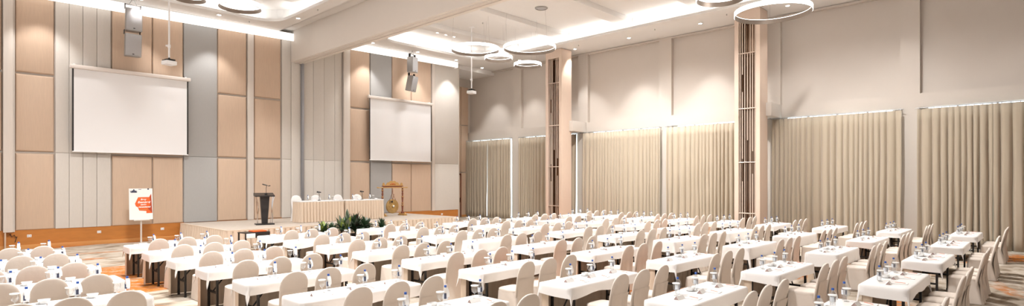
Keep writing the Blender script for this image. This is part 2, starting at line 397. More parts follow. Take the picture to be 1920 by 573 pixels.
# ---- lattice columns
def column(y0, y1, label):
    xf, xb = 22.75, 23.58; L = y1-y0; b = .17; ca, cb = y0+b, y1-b; zt = S2-.02
    t = thing('decorative_column', (xf, (y0+y1)/2, 0), label, 'column', 'lattice-fronted columns by the curtains')
    def P(m): 
        bmesh.ops.translate(m.bm, verts=m.bm.verts[:], vec=Vector((-xf, -(y0+y1)/2, 0))); return m
    m = MB().box(xf, xb, y0, ca, 0, zt, .006).box(xf, xb, cb, y1, 0, zt, .006).box(xf, xb, ca, cb, 8.72, zt).box(xf, xb, ca, cb, 0, .3).box(xb-.06, xb, ca, cb, .3, 8.72)
    P(m).build('casing', 'tan2', t, smooth=False)
    P(MB().box(xf+.34, xf+.36, ca, cb, .3, 8.72)).build('mirror_panel', 'mirror', t, smooth=False)
    w = cb-ca
    for k, (fr, segs) in enumerate(((.06, ((.3, 8.72),)), (.20, ((.3, 2.6), (3.5, 8.72))), (.34, ((.3, 8.72),)), (.50, ((3.95, 7.44),)), (.66, ((.3, 8.72),)), (.80, ((.3, 2.3), (3.2, 5.9), (6.6, 8.72))), (.94, ((.3, 8.72),)))):
        y = ca+w*fr; s = MB()
        for a, c in segs: s.box(xf+.05, xf+.075, y-.014, y+.014, a, c)
        P(s).build('slat', 'slat', t, smooth=False)
        if len(segs) > 1:
            s = MB()
            for (a, c), (d_, e) in zip(segs, segs[1:]): s.box(xf+.055, xf+.075, y-.016, y+.016, c, d_)
            P(s).build('slat', 'mirror', t, smooth=False)
    for z in (7.44, 5.22, 3.06, 1.02): P(MB().tube([(xf+.03, ca, z), (xf+.03, cb, z)], .022, 8)).build('cross_rod', 'slat', t)
    P(MB().box(xf-.02, xb+.01, y0-.01, y1+.01, 0, .12, .005)).build('plinth', 'basel', t)
column(18.18, 19.26, 'tall tan column with metal lattice front, farther one toward the stage')
column(8.21, 9.22, 'tall tan column with metal lattice front, nearer one between the curtains')

# ---- ceiling fittings
def downlight(x, y, z, label, power, ang=78, blend=.25, spot=True, aim=None):
    t = thing('ceiling_downlight', (x, y, z), label, 'downlight', 'recessed ceiling downlights')
    MB().lathe([(.075, .0), (.10, -.004), (.10, -.012), (.075, -.014)], 18, cap=False).build('trim_ring', 'white', t)
    MB().lathe([(.0, -.006), (.074, -.006), (.074, .0), (0, .0)], 18, cap=False).build('lens', 'lens', t)
    if spot:
        l = bpy.data.lights.new('downlight_beam', 'SPOT'); l.energy = power; l.spot_size = math.radians(ang); l.spot_blend = blend; l.color = (1, .98, .965); l.shadow_soft_size = .08
        o = bpy.data.objects.new('downlight_beam', l); COL.objects.link(o); o.location = (x, y, z-.03)
        if aim: o.rotation_euler = (Vector(aim)-o.location).to_track_quat('-Z', 'Y').to_euler()
WL = 330
for i, y in enumerate((24.9, 21.8, 18.2+3.6*0-.35, 14.6, 11.0, 7.4, 3.8, .2)):
    downlight(23.45, y, S2, 'recessed downlight over the curtains, %s counted from the passage corner' % ('first', 'second', 'third', 'fourth', 'fifth', 'sixth', 'seventh', 'eighth')[i], WL*(1, 1, 1, 1, 1, .3, .18, .12)[i], 72, .5)
for i, x in enumerate((2.75, 5.5, 8.2)):
    downlight(x, 24.15, S1, ('recessed downlight above the slatted fabric panels', 'recessed downlight directly above the loudspeakers by the larger screen', 'recessed downlight above the grey panel by the larger screen')[i], WL*.8, 76, .45)
downlight(10.62, 22.3, S1, 'recessed downlight in the soffit beside the dividing beam', WL, 76, .4)
for i, x in enumerate((15.45, 18.2, 20.9)):
    downlight(x, 24.35, S2, ('recessed downlight between beam and the smaller screen', 'recessed downlight above the smaller screen', 'recessed downlight above the plain panel by the passage')[i], WL*.8, 76, .45)
downlight(22.3, 26.2, S2-.25, 'small recessed downlight in the low passage ceiling', 60, 80, .4)
n_ = 0
for z, y, xs in ((S2+.62, 22.33, (17.95, 18.5, 19.05)), (S2+.62, 13.0, (18.0, 18.55, 19.1)), (S2+.62, 5.0, (18.0, 18.55, 19.1)), (S1+.62, 15.6, (3.5, 4.1, 4.7)), (S1+.62, 8.6, (3.5, 4.1, 4.7))):
    for k, x in enumerate(xs):
        downlight(x, y, z, 'coffer downlight, %s of three in the row %s' % (('first', 'second', 'third')[k], ('near the smaller screen', 'in the middle of the right coffer', 'above the rear tables', 'in the left coffer', 'in the rear of the left coffer')[n_]), (1, .55)[k != 1]*(150, 1700, 950, 1250, 1250)[n_], 150, .7)
    n_ += 1
def sprinkler(x, y, z, lab):
    t = thing('sprinkler', (x, y, z+.008), lab, 'sprinkler', 'ceiling sprinklers')
    MB().lathe([(.03, 0), (.03, -.012), (.012, -.014), (.012, -.05), (.025, -.052), (.025, -.06), (.0, -.06)], 10).build('sprinkler_head', 'alu', t)
for i, (x, y, z) in enumerate(((22.9, 17.2, S2), (22.9, 12.9, S2), (22.9, 9.6, S2), (9.4, 24.2, S1), (10.6, 20.6, S1), (19.4, 12.2, S2+.62), (18.3, 19.4, S2+.62))):
    sprinkler(x, y, z, 'small metal sprinkler head '+('on the soffit beside the farther column', 'on the soffit midway between the columns', 'on the soffit beside the nearer column', 'on the soffit above the tan panels left of the beam', 'on the soffit along the dividing beam', 'in the right coffer near the triple downlights', 'in the right coffer above the ring lights')[i])
for i, (x, y) in enumerate(((18.5, 15.9), (18.15, 21.7))):
    t = thing('ceiling_vent', (x, y, S2+.62), ('round ceiling vent in the middle of the right coffer', 'round ceiling vent beside the hanging projector pole')[i], 'vent', 'round ceiling vents')
    MB().lathe([(.25, .0), (.28, -.01), (.28, -.03), (.22, -.05)], 28, cap=False).build('vent_ring', 'alu', t)
    MB().lathe([(.19, -.01), (.19, -.04), (.08, -.06), (0, -.06)], 28).build('vent_cone', 'grille', t)

def ring(u, x, y, z, r, h, label, e=1):
    t = thing('ring_chandelier', (x, y, z), label, 'chandelier', 'hanging light rings')
    n = 72; w = .07
    def band(r0, r1, z0, z1):
        m = MB(); P = []
        for i in range(n+1):
            a = 2*PI*i/n; c, s = math.cos(a), math.sin(a)
            P.append([(r0*c, r0*s, z0), (r1*c, r1*s, z0), (r1*c, r1*s, z1), (r0*c, r0*s, z1)])
        m.loft(P, cap=False); bmesh.ops.remove_doubles(m.bm, verts=m.bm.verts[:], dist=.0001); return m
    band(r-.03, r-.012, -h/2, h/2).build('ring_band', 'ringm', t, angle=.9)
    band(r-.0115, r, -h/2+.012, h/2).build('led_strip', 'led', t, angle=.9)
    band(r-.03, r-.0, h/2+.0005, h/2+.012).build('led_top', 'led', t, angle=.9)
    for k in range(3):
        a = 2*PI*k/3+.4; zz = (S2 if x > 12 else S1)+.62-z
        MB().tube([((r-.02)*math.cos(a), (r-.02)*math.sin(a), h/2), ((r-.02)*math.cos(a)*.9, (r-.02)*math.sin(a)*.9, zz)], .004, 4).build('wire', 'alu', t)
RG = [(17.36, 18.9, 8.3, 1.10, .13, 'large hanging light ring just beyond the projector pole'), (18.71, 18.75, 8.1, .66, .13, 'small light ring overlapping the large one by the projector pole'),
      (18.84, 16.9, 8.3, 1.18, .13, 'large hanging light ring touching the top of the farther column'), (20.6, 18.6, 8.05, .68, .13, 'small low light ring under the large ring by the farther column'),
      (18.0, 7.75, 8.3, .76, .16, 'middle-size light ring left of the large ring at the nearer column'), (18.75, 6.6, 8.5, .55, .16, 'small light ring above the large ring at the nearer column'),
      (20.75, 7.05, 8.28, 1.27, .16, 'large hanging light ring in front of the nearer column'), (7.49, 20.07, 8.3, .69, .13, 'light ring near the larger screen, closest to the beam'),
      (5.98, 20.3, 8.3, .5, .13, 'light ring above the projector of the larger screen'), ]
for q in RG: ring(0, *q)

# ---- projection screens
def pscreen(x0, x1, z0, z1, yy, label):
    xc = (x0+x1)/2; t = thing('projection_screen', (xc, yy, z0), label, 'projection screen', 'projection screens')
    w = (x1-x0)/2; h = z1-z0
    MB().box(-w-.02, w+.02, .0, .006, .03, h+.02).build('screen_surface', 'screen', t, smooth=False)
    MB().box(-w-.07, -w-.02, -.001, .007, .03, h+.02).box(w+.02, w+.07, -.001, .007, .03, h+.02).build('black_border', 'blackw', t, smooth=False)
    MB().box(-w-.06, w+.06, -.015, .02, 0, .035, .005).build('weight_bar', 'white', t)
    MB().box(-w-.14, w+.14, -.08, .08, h+.01, h+.15, .03).build('housing', 'wallw', t)
    for s in (-1, 1): MB().box(s*w-.03, s*w+.03, .08, .22, h+.08, h+.2, .004).build('bracket', 'white', t)
M['orangew'] = mat('orange_lacquer', (.50, .16, .04), .4, .3, 20)
M['wallw'] = mat('cream_enamel', (.78, .72, .67), .5, .01, 3)
pscreen(3.66, 7.22, 3.34, 6.27, 24.86, 'larger white projection screen left of the beam')
pscreen(15.64, 19.46, 3.37, 6.50, 24.86, 'smaller looking white projection screen behind the gong')

# ---- loudspeakers
def speaker(x, y, z, tilt, rz, label, rig):
    t = thing('loudspeaker', (x, y, z), label, 'loudspeaker', 'grey loudspeakers hung in pairs'); t.rotation_euler = (0, 0, rz)
    rot = Matrix.Rotation(math.radians(tilt), 4, 'X')
    W, H, D = .265, .41, .40
    body = [(-W, -.17), (W, -.17), (W*.8, .2), (-W*.8, .2)]
    m = MB().loft([[Vector((u, v, -H)) for u, v in body], [Vector((u, v, H)) for u, v in body]]); 
    bmesh.ops.bevel(m.bm, geom=m.bm.edges[:], offset=.015, segments=2, affect='EDGES'); bmesh.ops.transform(m.bm, matrix=rot, verts=m.bm.verts[:]); cb = m.build('cabinet', 'alu', t, angle=.5)
    m = MB().box(-W+.02, W-.02, -.185, -.165, -H+.03, H-.03, .006); bmesh.ops.transform(m.bm, matrix=rot, verts=m.bm.verts[:]); gr = m.build('grille', 'grille', cb)
    m = MB().box(-.03, .03, -.192, -.184, -H+.07, -H+.10); bmesh.ops.transform(m.bm, matrix=rot, verts=m.bm.verts[:]); m.build('badge', 'blackw', cb, smooth=False)
    for s in (-1, 1):
        m = MB().box(s*(W-.02)-.01, s*(W-.02)+.01, -.05, .08, H-.02, H+.13 if not rig else H+.16); m.build('bracket', 'blackw', t, smooth=False)
    if rig:
        m = MB().box(-W, W, -.01, .04, H+.14, H+.17).tube([(-.12, 0, H+.16), (0, 0, rig), ], .012, 6).tube([(.12, 0, H+.16), (0, 0, rig)], .012, 6); m.build('hanging_frame', 'alu', t)
speaker(5.30, 24.35, 8.21, 0, .0, 'upper loudspeaker of the pair above the larger screen', .79)
speaker(5.27, 24.32, 7.28, 5, .0, 'lower loudspeaker of the pair above the larger screen', 0)
speaker(17.82, 24.3, 8.44, 0, .38, 'upper loudspeaker of the pair above the smaller screen', .76)
speaker(17.74, 24.25, 7.44, 12, .38, 'lower loudspeaker of the pair above the smaller screen', 0)

# ---- projectors on poles
def projector(x, y, z, top, rz, label, plabel):
    t = thing('projector', (x, y, z), label, 'projector', 'ceiling projectors', rz)
    MB().box(-.19, .19, -.17, .17, -.065, .08, .03).build('projector_body', 'white', t)
    MB().lathe([(.05, 0), (.06, .03), (.05, .05), (.0, .05)], 16, (.09, .17, 0), 'Y').build('lens', 'blackw', t)
    MB().box(-.17, .1, -.14, .14, .078, .11, .004).box(-.1, .16, -.12, .12, .10, .15, .01).box(-.02, .02, -.02, .02, .13, .22).build('mount', 'black', t)
    m = MB().tube([(0, 0, .2), (0, 0, top-z)], .03, 10).box(-.13, .13, -.13, .13, top-z-.02, top-z, .004).lathe([(.045, .55), (.05, .56), (.05, .66), (.045, .67)], 12).box(-.12, -.03, -.02, .02, .58, .64, .01)
    m.build('pole', 'white', t)
projector(6.05, 22.75, 6.52, S1+.02, .3, 'white projector on a long ceiling pole facing the larger screen', '')
projector(18.45, 20.35, 6.63, S2+.62, .3, 'white projector on a long ceiling pole facing the smaller screen', '')

# ---- stage
SX0, SX1, SY, SZ = 7.08, 17.35, 20.1, .63
def pleats(pts, z0, z1, step=.10, depth=.025, seed=1, flare=.02):
    """pleated drape following a floor path (outward = right of travel)"""
    rr = random.Random(seed); P = []; nrm = []
    for a, b in zip(pts, pts[1:]):
        a, b = Vector(a), Vector(b); L = (b-a).length; n = max(2, int(L/step)*8); d = (b-a)/L; o = Vector((d.y, -d.x))
        for i in range(n): P.append(a+d*L*i/n); nrm.append(o)
    P.append(Vector(pts[-1])); nrm.append(nrm[-1]); N = len(P)-1
    ph = [rr.uniform(-.5, .5) for _ in range(N//8+3)]
    def f(u, v):
        i = int(round(u*N)); w = (2*abs(math.sin(PI*i/8))**.65-1)*(1+.5*ph[i//8]); k = .45+.55*(1-v)
        q = P[i]+nrm[i]*(depth*k*w+flare*(1-v)); return Vector((q.x, q.y, z0+(z1-z0)*v))
    return MB().sheet(f, N, 5)
st = thing('stage', (0, 0, 0), 'low carpeted stage with beige pleated skirt along the screen wall', 'stage')
MB().box(SX0, SX1, SY, WY-.02, SZ-.06, SZ, .01).build('stage_deck', 'stagec', st)
MB().box(SX0+.08, SX1-.08, SY+.08, WY-.03, .02, SZ-.06).build('stage_frame', 'black', st, smooth=False)
pleats([(SX0-.02, WY-.05), (SX0-.02, SY-.02), (SX1+.02, SY-.02), (SX1+.02, WY-.05)][0:4], .015, SZ-.015, .20, .065, 3).build('stage_skirt', 'skirt', st, angle=3, fixn=False)
ed = MB().box(SX0-.02, SX1+.02, SY-.03, SY+.03, SZ-.05, SZ+.004).box(SX0-.03, SX0+.03, SY, WY-.05, SZ-.05, SZ+.004).box(SX1-.03, SX1+.03, SY, WY-.05, SZ-.05, SZ+.004)
ed.build('stage_edge', 'skirt', st, smooth=False)

# lectern
lt = thing('lectern', (9.08, 21.9, SZ), 'black lectern with curved chrome side tubes standing on the stage', 'lectern', rz=-.25)
MB().loft([[(-.10, -.09, .05), (.10, -.09, .05), (.10, .09, .05), (-.10, .09, .05)], [(-.165, -.11, 1.08), (.165, -.11, 1.08), (.165, .11, 1.08), (-.165, .11, 1.08)]]).build('front_panel', 'blackw', lt, smooth=False)
MB().box(-.33, .33, -.24, .24, 0, .05, .01).build('base', 'blackw', lt)
MB().loft([[(-.36, -.22, 1.08), (.34, -.22, 1.08), (.34, .26, 1.12), (-.36, .26, 1.12)], [(-.36, -.22, 1.12), (.34, -.22, 1.12), (.34, .26, 1.22), (-.36, .26, 1.22)]]).build('reading_desk', 'blackw', lt, smooth=False)
for s in (-1, 1):
    MB().tube([(s*.28, -.12, .05), (s*.27, -.13, .35), (s*.24, -.15, .62), (s*.27, -.15, .85), (s*.32, -.15, 1.08)], .018, 8).tube([(s*.23, .1, .05), (s*.26, .08, .5), (s*.29, .06, 1.08)], .014, 8).build('chrome_tube', 'chrome', lt)
mc = thing('microphone', (9.12, 21.85, SZ+1.19), 'gooseneck microphone rising from the lectern top', 'microphone')
MB().lathe([(.05, -.03), (.05, .02), (.02, .03)], 12).build('base', 'blackw', mc)
MB().tube([(0, 0, .0), (.0, 0, .2), (.01, -.01, .28), (.04, -.04, .33)], .009, 6).build('gooseneck', 'blackw', mc)
MB().tube([(-.16, -.05, .37), (-.02, -.05, .33), (.02, -.05, .32)], [.022, .02, .012], 8).tube([(.06, -.04, .3), (.14, -.05, .31)], .016, 8).build('microphone_head', 'blackw', mc)

# ---- covered chair
def ring_rr(w, d, z, yc, n=20, p=3.2):
    P = []
    for i in range(n):
        a = 2*PI*(i+.5)/n; c, s = math.cos(a), math.sin(a)
        P.append(Vector((w*math.copysign(abs(c)**(2/p), c), yc+d*math.copysign(abs(s)**(2/p), s), z)))
    return P
def make_chair(name, mk, label, cat, seed=0):
    t = thing(name, (0, 0, 0), label, cat)
    rr = random.Random(seed)
    rings = []
    lean = lambda z: -.205-.115*max(0, (z-.42))/.53
    for z, w in ((.30, .198), (.40, .200), (.5, .206), (.6, .212), (.68, .216), (.74, .216), (.80, .207), (.85, .188), (.89, .160), (.92, .125), (.942, .075), (.951, .03)):
        th = .027 if z < .9 else (.022 if z < .945 else .010)
        rings.append([p+Vector((0, -.012*(1-(p.x/.24)**2)*(z-.3), 0)) for p in ring_rr(w, th, z, lean(z), 20, 3)])
    MB().loft(rings).build('backrest', mk, t, angle=1.2)
    rings = [ring_rr(w, d, z, 0.0+yo, 24, 4) for z, w, d, yo in ((.40, .222, .222, 0), (.445, .228, .226, 0), (.465, .222, .22, 0), (.478, .19, .19, 0), (.483, .10, .10, 0))]
    MB().loft(rings).build('seat', mk, t, angle=1.2)
    # skirt down to the floor, with soft folds and a rear fall from the back
    def sk(u, v):
        z = .43*(1-v)+.006*v; a = 2*PI*u; c, s = math.cos(a), math.sin(a); p = 5
        w = .222+.018*v; d0 = .222+.012*v
        x = w*math.copysign(abs(c)**(2/p), c); y = d0*math.copysign(abs(s)**(2/p), s)
        if y < 0: y = y*(1+.30*v)-.02*v
        f = 1+v*(.030*math.sin(a*9+seed)+.02*math.sin(a*5+1.3*seed)+.05*abs(math.sin(2*a))**8)
        return Vector((x*f, y*f, z))
    m = MB().sheet(sk, 64, 6); bmesh.ops.remove_doubles(m.bm, verts=m.bm.verts[:], dist=.0005)
    m.build('skirt', mk, t, angle=3, fixn=False)
    def fall(u, v):
        x = (.205-.03*v+.045*v*v)*(2*u-1); z = .66*(1-v)+.006*v
        y = (lean(max(z, .42))-.034)*(1-v)+(-.325)*v-.014*math.sin((2*u-1)*7+seed)*v+.03*(2*u-1)**2*v
        return Vector((x, y, z))
    m = MB().sheet(fall, 18, 7).build('back_drape', mk, t, angle=3, fixn=False)
    return t
chairs = [make_chair('covered_chair', 'cover', 'beige covered chair', 'chair', s) for s in (0, 2.2, 4.1)]
for c in chairs: c['category'] = 'chair'
hchair = make_chair('covered_chair', 'coverw', 'white chair', 'chair', 1)

# ---- folding table, cloths
TL, TW, TH = 1.83, .56, .735
def make_table():
    t = thing('folding_table', (0, 0, 0), 'table', 'table')
    MB().box(-TL/2, TL/2, -TW/2, TW/2, TH-.03, TH, .006).build('tabletop', 'blackw', t)
    for s in (-1, 1):
        x = s*(TL/2-.16); m = MB()
        for y in (-TW/2+.06, TW/2-.08): m.box(x-.018, x+.018, y-.018, y+.018, 0, TH-.03)
        m.box(x-.013, x+.013, -TW/2+.06, TW/2-.08, .30, .335).box(x-.012, x+.012, -TW/2+.06, TW/2-.08, TH-.09, TH-.06)
        m.tube([(x, -.0, .32), (x-s*.30, 0, TH-.04)], .013, 6).box(x-.02, x+.02, -TW/2+.035, -TW/2+.085, 0, .025).box(x-.02, x+.02, TW/2-.105, TW/2-.055, 0, .025)
        m.build('leg_frame', 'black', t, smooth=False)
    # pleated modesty skirt along the side facing the stage and round both corners
    y1 = TW/2+.001; x1 = TL/2+.001
    m = pleats([(x1, y1-.14), (x1, y1), (-x1, y1), (-x1, y1-.14)], .012, TH-.005, .13, .009, 5, .004)
    m.build('skirt', 'skirt', t, angle=3, fixn=False)
    return t
def make_cloth(drop, seed, point=.35):
    nx, ny = 46, 20
    X = TL/2+.006; Y = TW/2+.018
    def f(u, v):
        a = (2*u-1)*(X+drop); b = (2*v-1)*(Y+drop)
        dx = max(0, abs(a)-X); dy = max(0, abs(b)-Y); r = math.hypot(dx, dy)
        sx, sy = math.copysign(1, a), math.copysign(1, b)
        cx, cy = min(abs(a), X), min(abs(b), Y)
        if r < 1e-6:
            return Vector((sx*cx, sy*cy, TH+.004+.0015*noise.noise(Vector((a*4, b*4, seed)))))
        dirx, diry = dx/r, dy/r
        corner = dirx*diry*2
        out = .012+r*(.05+.16*corner)+ .050*(r/drop)*noise.noise(Vector((a*4.2, b*4.2, seed+9)))*(1-.6*corner)
        out = max(out, .012+.02*min(1, r/.03)*(0 if corner > .3 else 1))
        dr = r*(.94+.34*corner)+.045*noise.noise(Vector((a*1.7, b*1.7, seed+4)))*(r/drop)
        return Vector((sx*(cx+out*dirx), sy*(cy+out*diry), TH+.004-dr*(1 if r > .02 else .7)))
    return f, nx, ny
def cloth_obj(drop, seed):
    f, nx, ny = make_cloth(drop, seed)
    # non-uniform sampling so the edge creases fall on grid lines
    X = TL/2+.006; Y = TW/2+.018
    def knots(h, n_in, n_out):
        k = [-(h+drop)+drop*i/n_out for i in range(n_out)]+[-h-.012, -h]+[-h+2*h*i/n_in for i in range(1, n_in)]+[h, h+.012]+[h+drop*(i+1)/n_out for i in range(n_out)]
        return sorted(set(round(q, 5) for q in k))
    kx, ky = knots(X, 22, 7), knots(Y, 8, 7)
    m = MB(); g = [[m.bm.verts.new(f((a/(X+drop)+1)/2, (b/(Y+drop)+1)/2)) for b in ky] for a in kx]
    for i in range(len(kx)-1):
        for j in range(len(ky)-1): m.bm.faces.new((g[i][j], g[i+1][j], g[i+1][j+1], g[i][j+1]))
    o = m.build('tablecloth', 'cloth', None, angle=3)
    return tag(o, 'cloth', 'tablecloth')
table0 = make_table()
cl_short = [cloth_obj(.18, s) for s in (1, 5, 8, 12)]
cl_long = [cloth_obj(.30, s) for s in (3, 6)]

# ---- place setting pieces
def make_bottle():
    t = thing('water_bottle', (0, 0, 0), 'b', 'water bottle')
    MB().lathe([(.0, 0), (.028, 0), (.033, .006), (.033, .05), (.030, .056), (.033, .062), (.033, .13), (.030, .155), (.020, .185), (.0135, .195), (.0135, .212)], 14, cap=False).build('bottle_body', 'pet', t)
    MB().lathe([(.0165, .208), (.0165, .232), (.014, .235), (0, .235)], 12, cap=False).build('cap', 'bluecap', t)
    m = MB().lathe([(.0338, .066), (.0338, .128)], 14, cap=False)
    o = m.build('label', ['labelw', 'label'], t)
    for p in o.data.polygons:
        a = math.atan2(p.center.y, p.center.x)
        if abs(a+2.2) < .55 or abs(a-.9) < .55: p.material_index = 1
    def tg(u, v):
        z = .205-.115*v; r = .018+.030*v+.012*math.sin(v*PI)
        a = -1.45
        c, s = math.cos(a), math.sin(a); w = (u-.5)*.050
        return Vector((c*r-s*w, s*r+c*w, z))
    m = MB().sheet(tg, 1, 6); o = m.build('paper_tag', 'paper', t, angle=3, fixn=False)
    return t
def make_goblet():
    t = thing('water_goblet', (0, 0, 0), 'g', 'goblet')
    MB().lathe([(.0, .0), (.033, .0), (.033, .003), (.006, .008), (.0045, .06), (.012, .068), (.038, .09), (.044, .12), (.041, .163)], 16, cap=False).build('glass', 'glass', t)
    MB().lathe([(.0, .163), (.050, .163), (.052, .166), (.051, .174), (.0, .175)], 16, cap=False).build('paper_lid', 'paper', t)
    return t
def make_tent():
    m = MB(); L, w, h = .085, .036, .046
    def P(x, y, z): return Vector((x, y, z))
    o = MB(); th = .0015
    o.loft([[P(x, -w, 0), P(x, 0, h), P(x, w, 0), P(x, w-.004, 0), P(x, 0, h-.006), P(x, -w+.004, 0)] for x in (-L, L)])
    b = o.build('tent_card', ['paper', 'cardshade'], None, smooth=False)
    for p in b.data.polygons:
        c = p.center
        if abs(c.x) > L-.001 or (p.normal.z < -.2): p.material_index = 1  # ends and inner faces get the painted shade colour
    i = MB().prism([(-w+.005, .001), (0, h-.008), (w-.005, .001)], -L+.004, L-.004, 'X').build('filler', 'cardshade', b, smooth=False)  # block added inside the fold, coloured as its shade
    i.name = 'card_inside_shade'
    return tag(b, 't', 'tent card')
def make_pad():
    b = MB().box(-.075, .075, -.105, .105, 0, .006, .001).build('notepad', 'paper', None, smooth=False)
    return tag(b, 'p', 'notepad')
def make_pen():
    b = MB().tube([(-.07, 0, .004), (.045, 0, .004), (.066, 0, .004), (.074, 0, .004)], [.0042, .0042, .003, .001], 8).build('pen', 'pen')
    return tag(b, 'p', 'pen')
def make_dish():
    t = thing('mint_dish', (0, 0, 0), 'd', 'dish')
    MB().loft([ring_rr(a, b, z, 0, 20, 4) for z, a, b in ((0, .05, .035), (.006, .052, .037), (.045, .066, .046), (.047, .062, .042), (.020, .052, .034))]).build('bowl', 'porcelain', t)
    MB().lathe([(.0, .0), (.06, .0), (.085, .009), (.083, .011), (.058, .003)], 24, cap=False).build('saucer', 'porcelain', t)
    for ch in t.children:
        if ch.name.startswith('bowl'): ch.location.z = .004
    return t
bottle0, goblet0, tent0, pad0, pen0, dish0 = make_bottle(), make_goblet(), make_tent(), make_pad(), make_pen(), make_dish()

# ---- the seminar layout
YR = [15.16, 13.42, 11.70, 9.98, 8.17, 6.37, 4.50, 2.65, .87]
XC = {'Z': 3.78, 'A': 6.98, 'B': 10.20, 'C': 13.75, 'D': 17.20, 'E': 20.93}
ORD = ('first', 'second', 'third', 'fourth', 'fifth', 'sixth', 'seventh', 'eighth', 'ninth')
CN = {'E': 'column beside the curtains', 'D': 'second column from the curtains', 'C': 'third column from the curtains', 'B': 'fourth column from the curtains',
      'A': 'fifth column from the curtains', 'Z': 'sixth column from the curtains', 'Y': 'seventh column from the curtains'}
SEAT = ('left-end', 'middle', 'right-end')
LONG = {('C', 5), ('C', 6), ('C', 7), ('D', 6), ('D', 5), ('B', 3)}
F_, V0_, YAW = 1052., 339.5, math.radians(43.68)
def uv(x, y, z):
    d = math.cos(YAW)*x+math.sin(YAW)*y; l = math.sin(YAW)*x-math.cos(YAW)*y
    return 960+F_*l/d, V0_+F_*(2.3-z)/d
def vis(x, y, z, pad=15):
    if math.cos(YAW)*x+math.sin(YAW)*y < 1: return False
    u, v = uv(x, y, z); return -pad < u < 1920+pad and v < 573+pad
def settings(col, r, k, sx, y0, cx):
    at = '%s table from the stage, %s' % (ORD[r], CN[col]); j = lambda a=.02: R.uniform(-a, a)
    z = TH+.0062; seat = SEAT[k]
    bx, by = sx+.21+j(), y0+.45+j(.015)
    if vis(bx, by, z+.24, 6): place(bottle0, (bx, by, z), R.uniform(-.5, .5), 'blue-capped water bottle, %s place, %s' % (seat, at), 'water bottles on the seminar tables')
    gx, gy = sx+.10+j(.012), y0+.41+j(.012)
    if vis(gx, gy, z+.17, 6): place(goblet0, (gx, gy, z), 0, 'paper-lidded water goblet, %s place, %s' % (seat, at), 'goblets on the seminar tables')
    tx, ty = sx-.07+j(), y0+.26+j()
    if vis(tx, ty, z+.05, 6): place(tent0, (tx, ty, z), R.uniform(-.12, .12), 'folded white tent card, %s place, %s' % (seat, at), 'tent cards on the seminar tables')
    px, py = sx+.10+j(), y0+.16+j(.01)
    a = R.uniform(-.2, .2)
    if vis(px, py, z, 4):
        place(pad0, (px, py, z), a, 'white notepad, %s place, %s' % (seat, at), 'notepads on the seminar tables')
        place(pen0, (px+.03, py, z+.0062), a+1.1+j(.4), 'coral pen, %s place, %s' % (seat, at), 'pens on the notepads')
    if (col == 'Y' or k == 1) :
        dx, dy = sx-.16+j(), y0+.45
        if col != 'Y': dx, dy = sx-.03+j(), y0+.42+j(.01)
        if vis(dx, dy, z+.05, 6): place(dish0, (dx, dy, z), R.uniform(-.15, .15), 'white porcelain dish, %s place, %s' % (seat, at), 'white dishes on the seminar tables')
for r, yb in enumerate(YR):
    for col in 'YZABCDE':
        if col == 'Y':
            if r > 5: continue
            xs = [.68, 1.21, 1.74]; cx = 1.24
            yb_ = yb+.06
        else:
            if col == 'Z' and r > 7: continue
            xs = [XC[col]+.055+.6*k for k in range(3)]; cx = XC[col]+.54; yb_ = yb
        y0 = yb_+.615; cy = y0+TW/2          # near edge of the table
        if not any(vis(cx+dx, cy+dy, TH, 8) for dx in (-.9, 0, .9) for dy in (-.3, .3)) : 
            continue
        at = '%s table from the stage, %s' % (ORD[r], CN[col])
        jx, jr = R.uniform(-.03, .03), R.uniform(-.008, .008)
        place(table0, (cx+jx, cy, 0), jr, 'black-legged folding table with beige skirt, '+at, 'seminar tables in rows')
        cs = cl_long if (col, r) in LONG else cl_short
        o = place(R.choice(cs), (cx+jx, cy, 0), jr+(PI if R.random() < .5 else 0), 'white tablecloth on the '+at, 'white tablecloths')
        for k, sx in enumerate(xs):
            ccy = yb_+.308+R.uniform(-.012, .012)
            if vis(sx, ccy-.32, .97, 30):
                place(R.choice(chairs), (sx+R.uniform(-.015, .015), ccy, 0), R.uniform(-.05, .05), 'beige cloth-covered chair, %s seat, %s' % (SEAT[k], at), 'covered chairs at the seminar tables')
            settings(col, r, k, sx if col == 'Y' else sx-.055, y0, cx)

# ---- head table on the stage
for i, (x0, x1) in enumerate(((10.40, 12.30), (12.42, 14.28))):
    t = thing('head_table', ((x0+x1)/2, 21.98, SZ), ('pleated beige-skirted head table on stage, end nearer the lectern', 'pleated beige-skirted head table on stage, end nearer the gong')[i], 'table', 'head tables on the stage')
    w = (x1-x0)/2; H = .86
    MB().box(-w, w, -.36, .36, H-.03, H, .004).build('tabletop', 'cloth', t)
    pleats([(-w, .36), (-w, -.36), (w, -.36), (w, .36)], .01, H-.03, .13, .042, 8+i, .01).build('skirt', 'skirt', t, angle=3, fixn=False)
    for s in (-1, 1): MB().box(s*(w-.1)-.02, s*(w-.1)+.02, -.3, .3, 0, .03).box(s*(w-.1)-.02, s*(w-.1)+.02, -.02, .02, 0, H-.03).build('leg', 'black', t, smooth=False)
    o = MB().sheet(lambda u, v: Vector(((2*u-1)*(w+.006), (2*v-1)*.366, H+.003+.002*noise.noise(Vector((u*8, v*4, i))))), 12, 4)
    g = o.bm; 
    o = tag(o.build('tablecloth', 'cloth'), ('white cloth covering the head table nearer the lectern', 'white cloth covering the head table nearer the gong')[i], 'tablecloth', 'head table cloths')
    md = o.modifiers.new('thick', 'SOLIDIFY'); md.thickness = .003; md.offset = 1
    o.location = ((x0+x1)/2, 21.98, SZ+.001)
HT = SZ+.868
def hx(u, y): 
    t = (u-960)/F_; return y*(math.cos(YAW)+t*math.sin(YAW))/(math.sin(YAW)-t*math.cos(YAW))
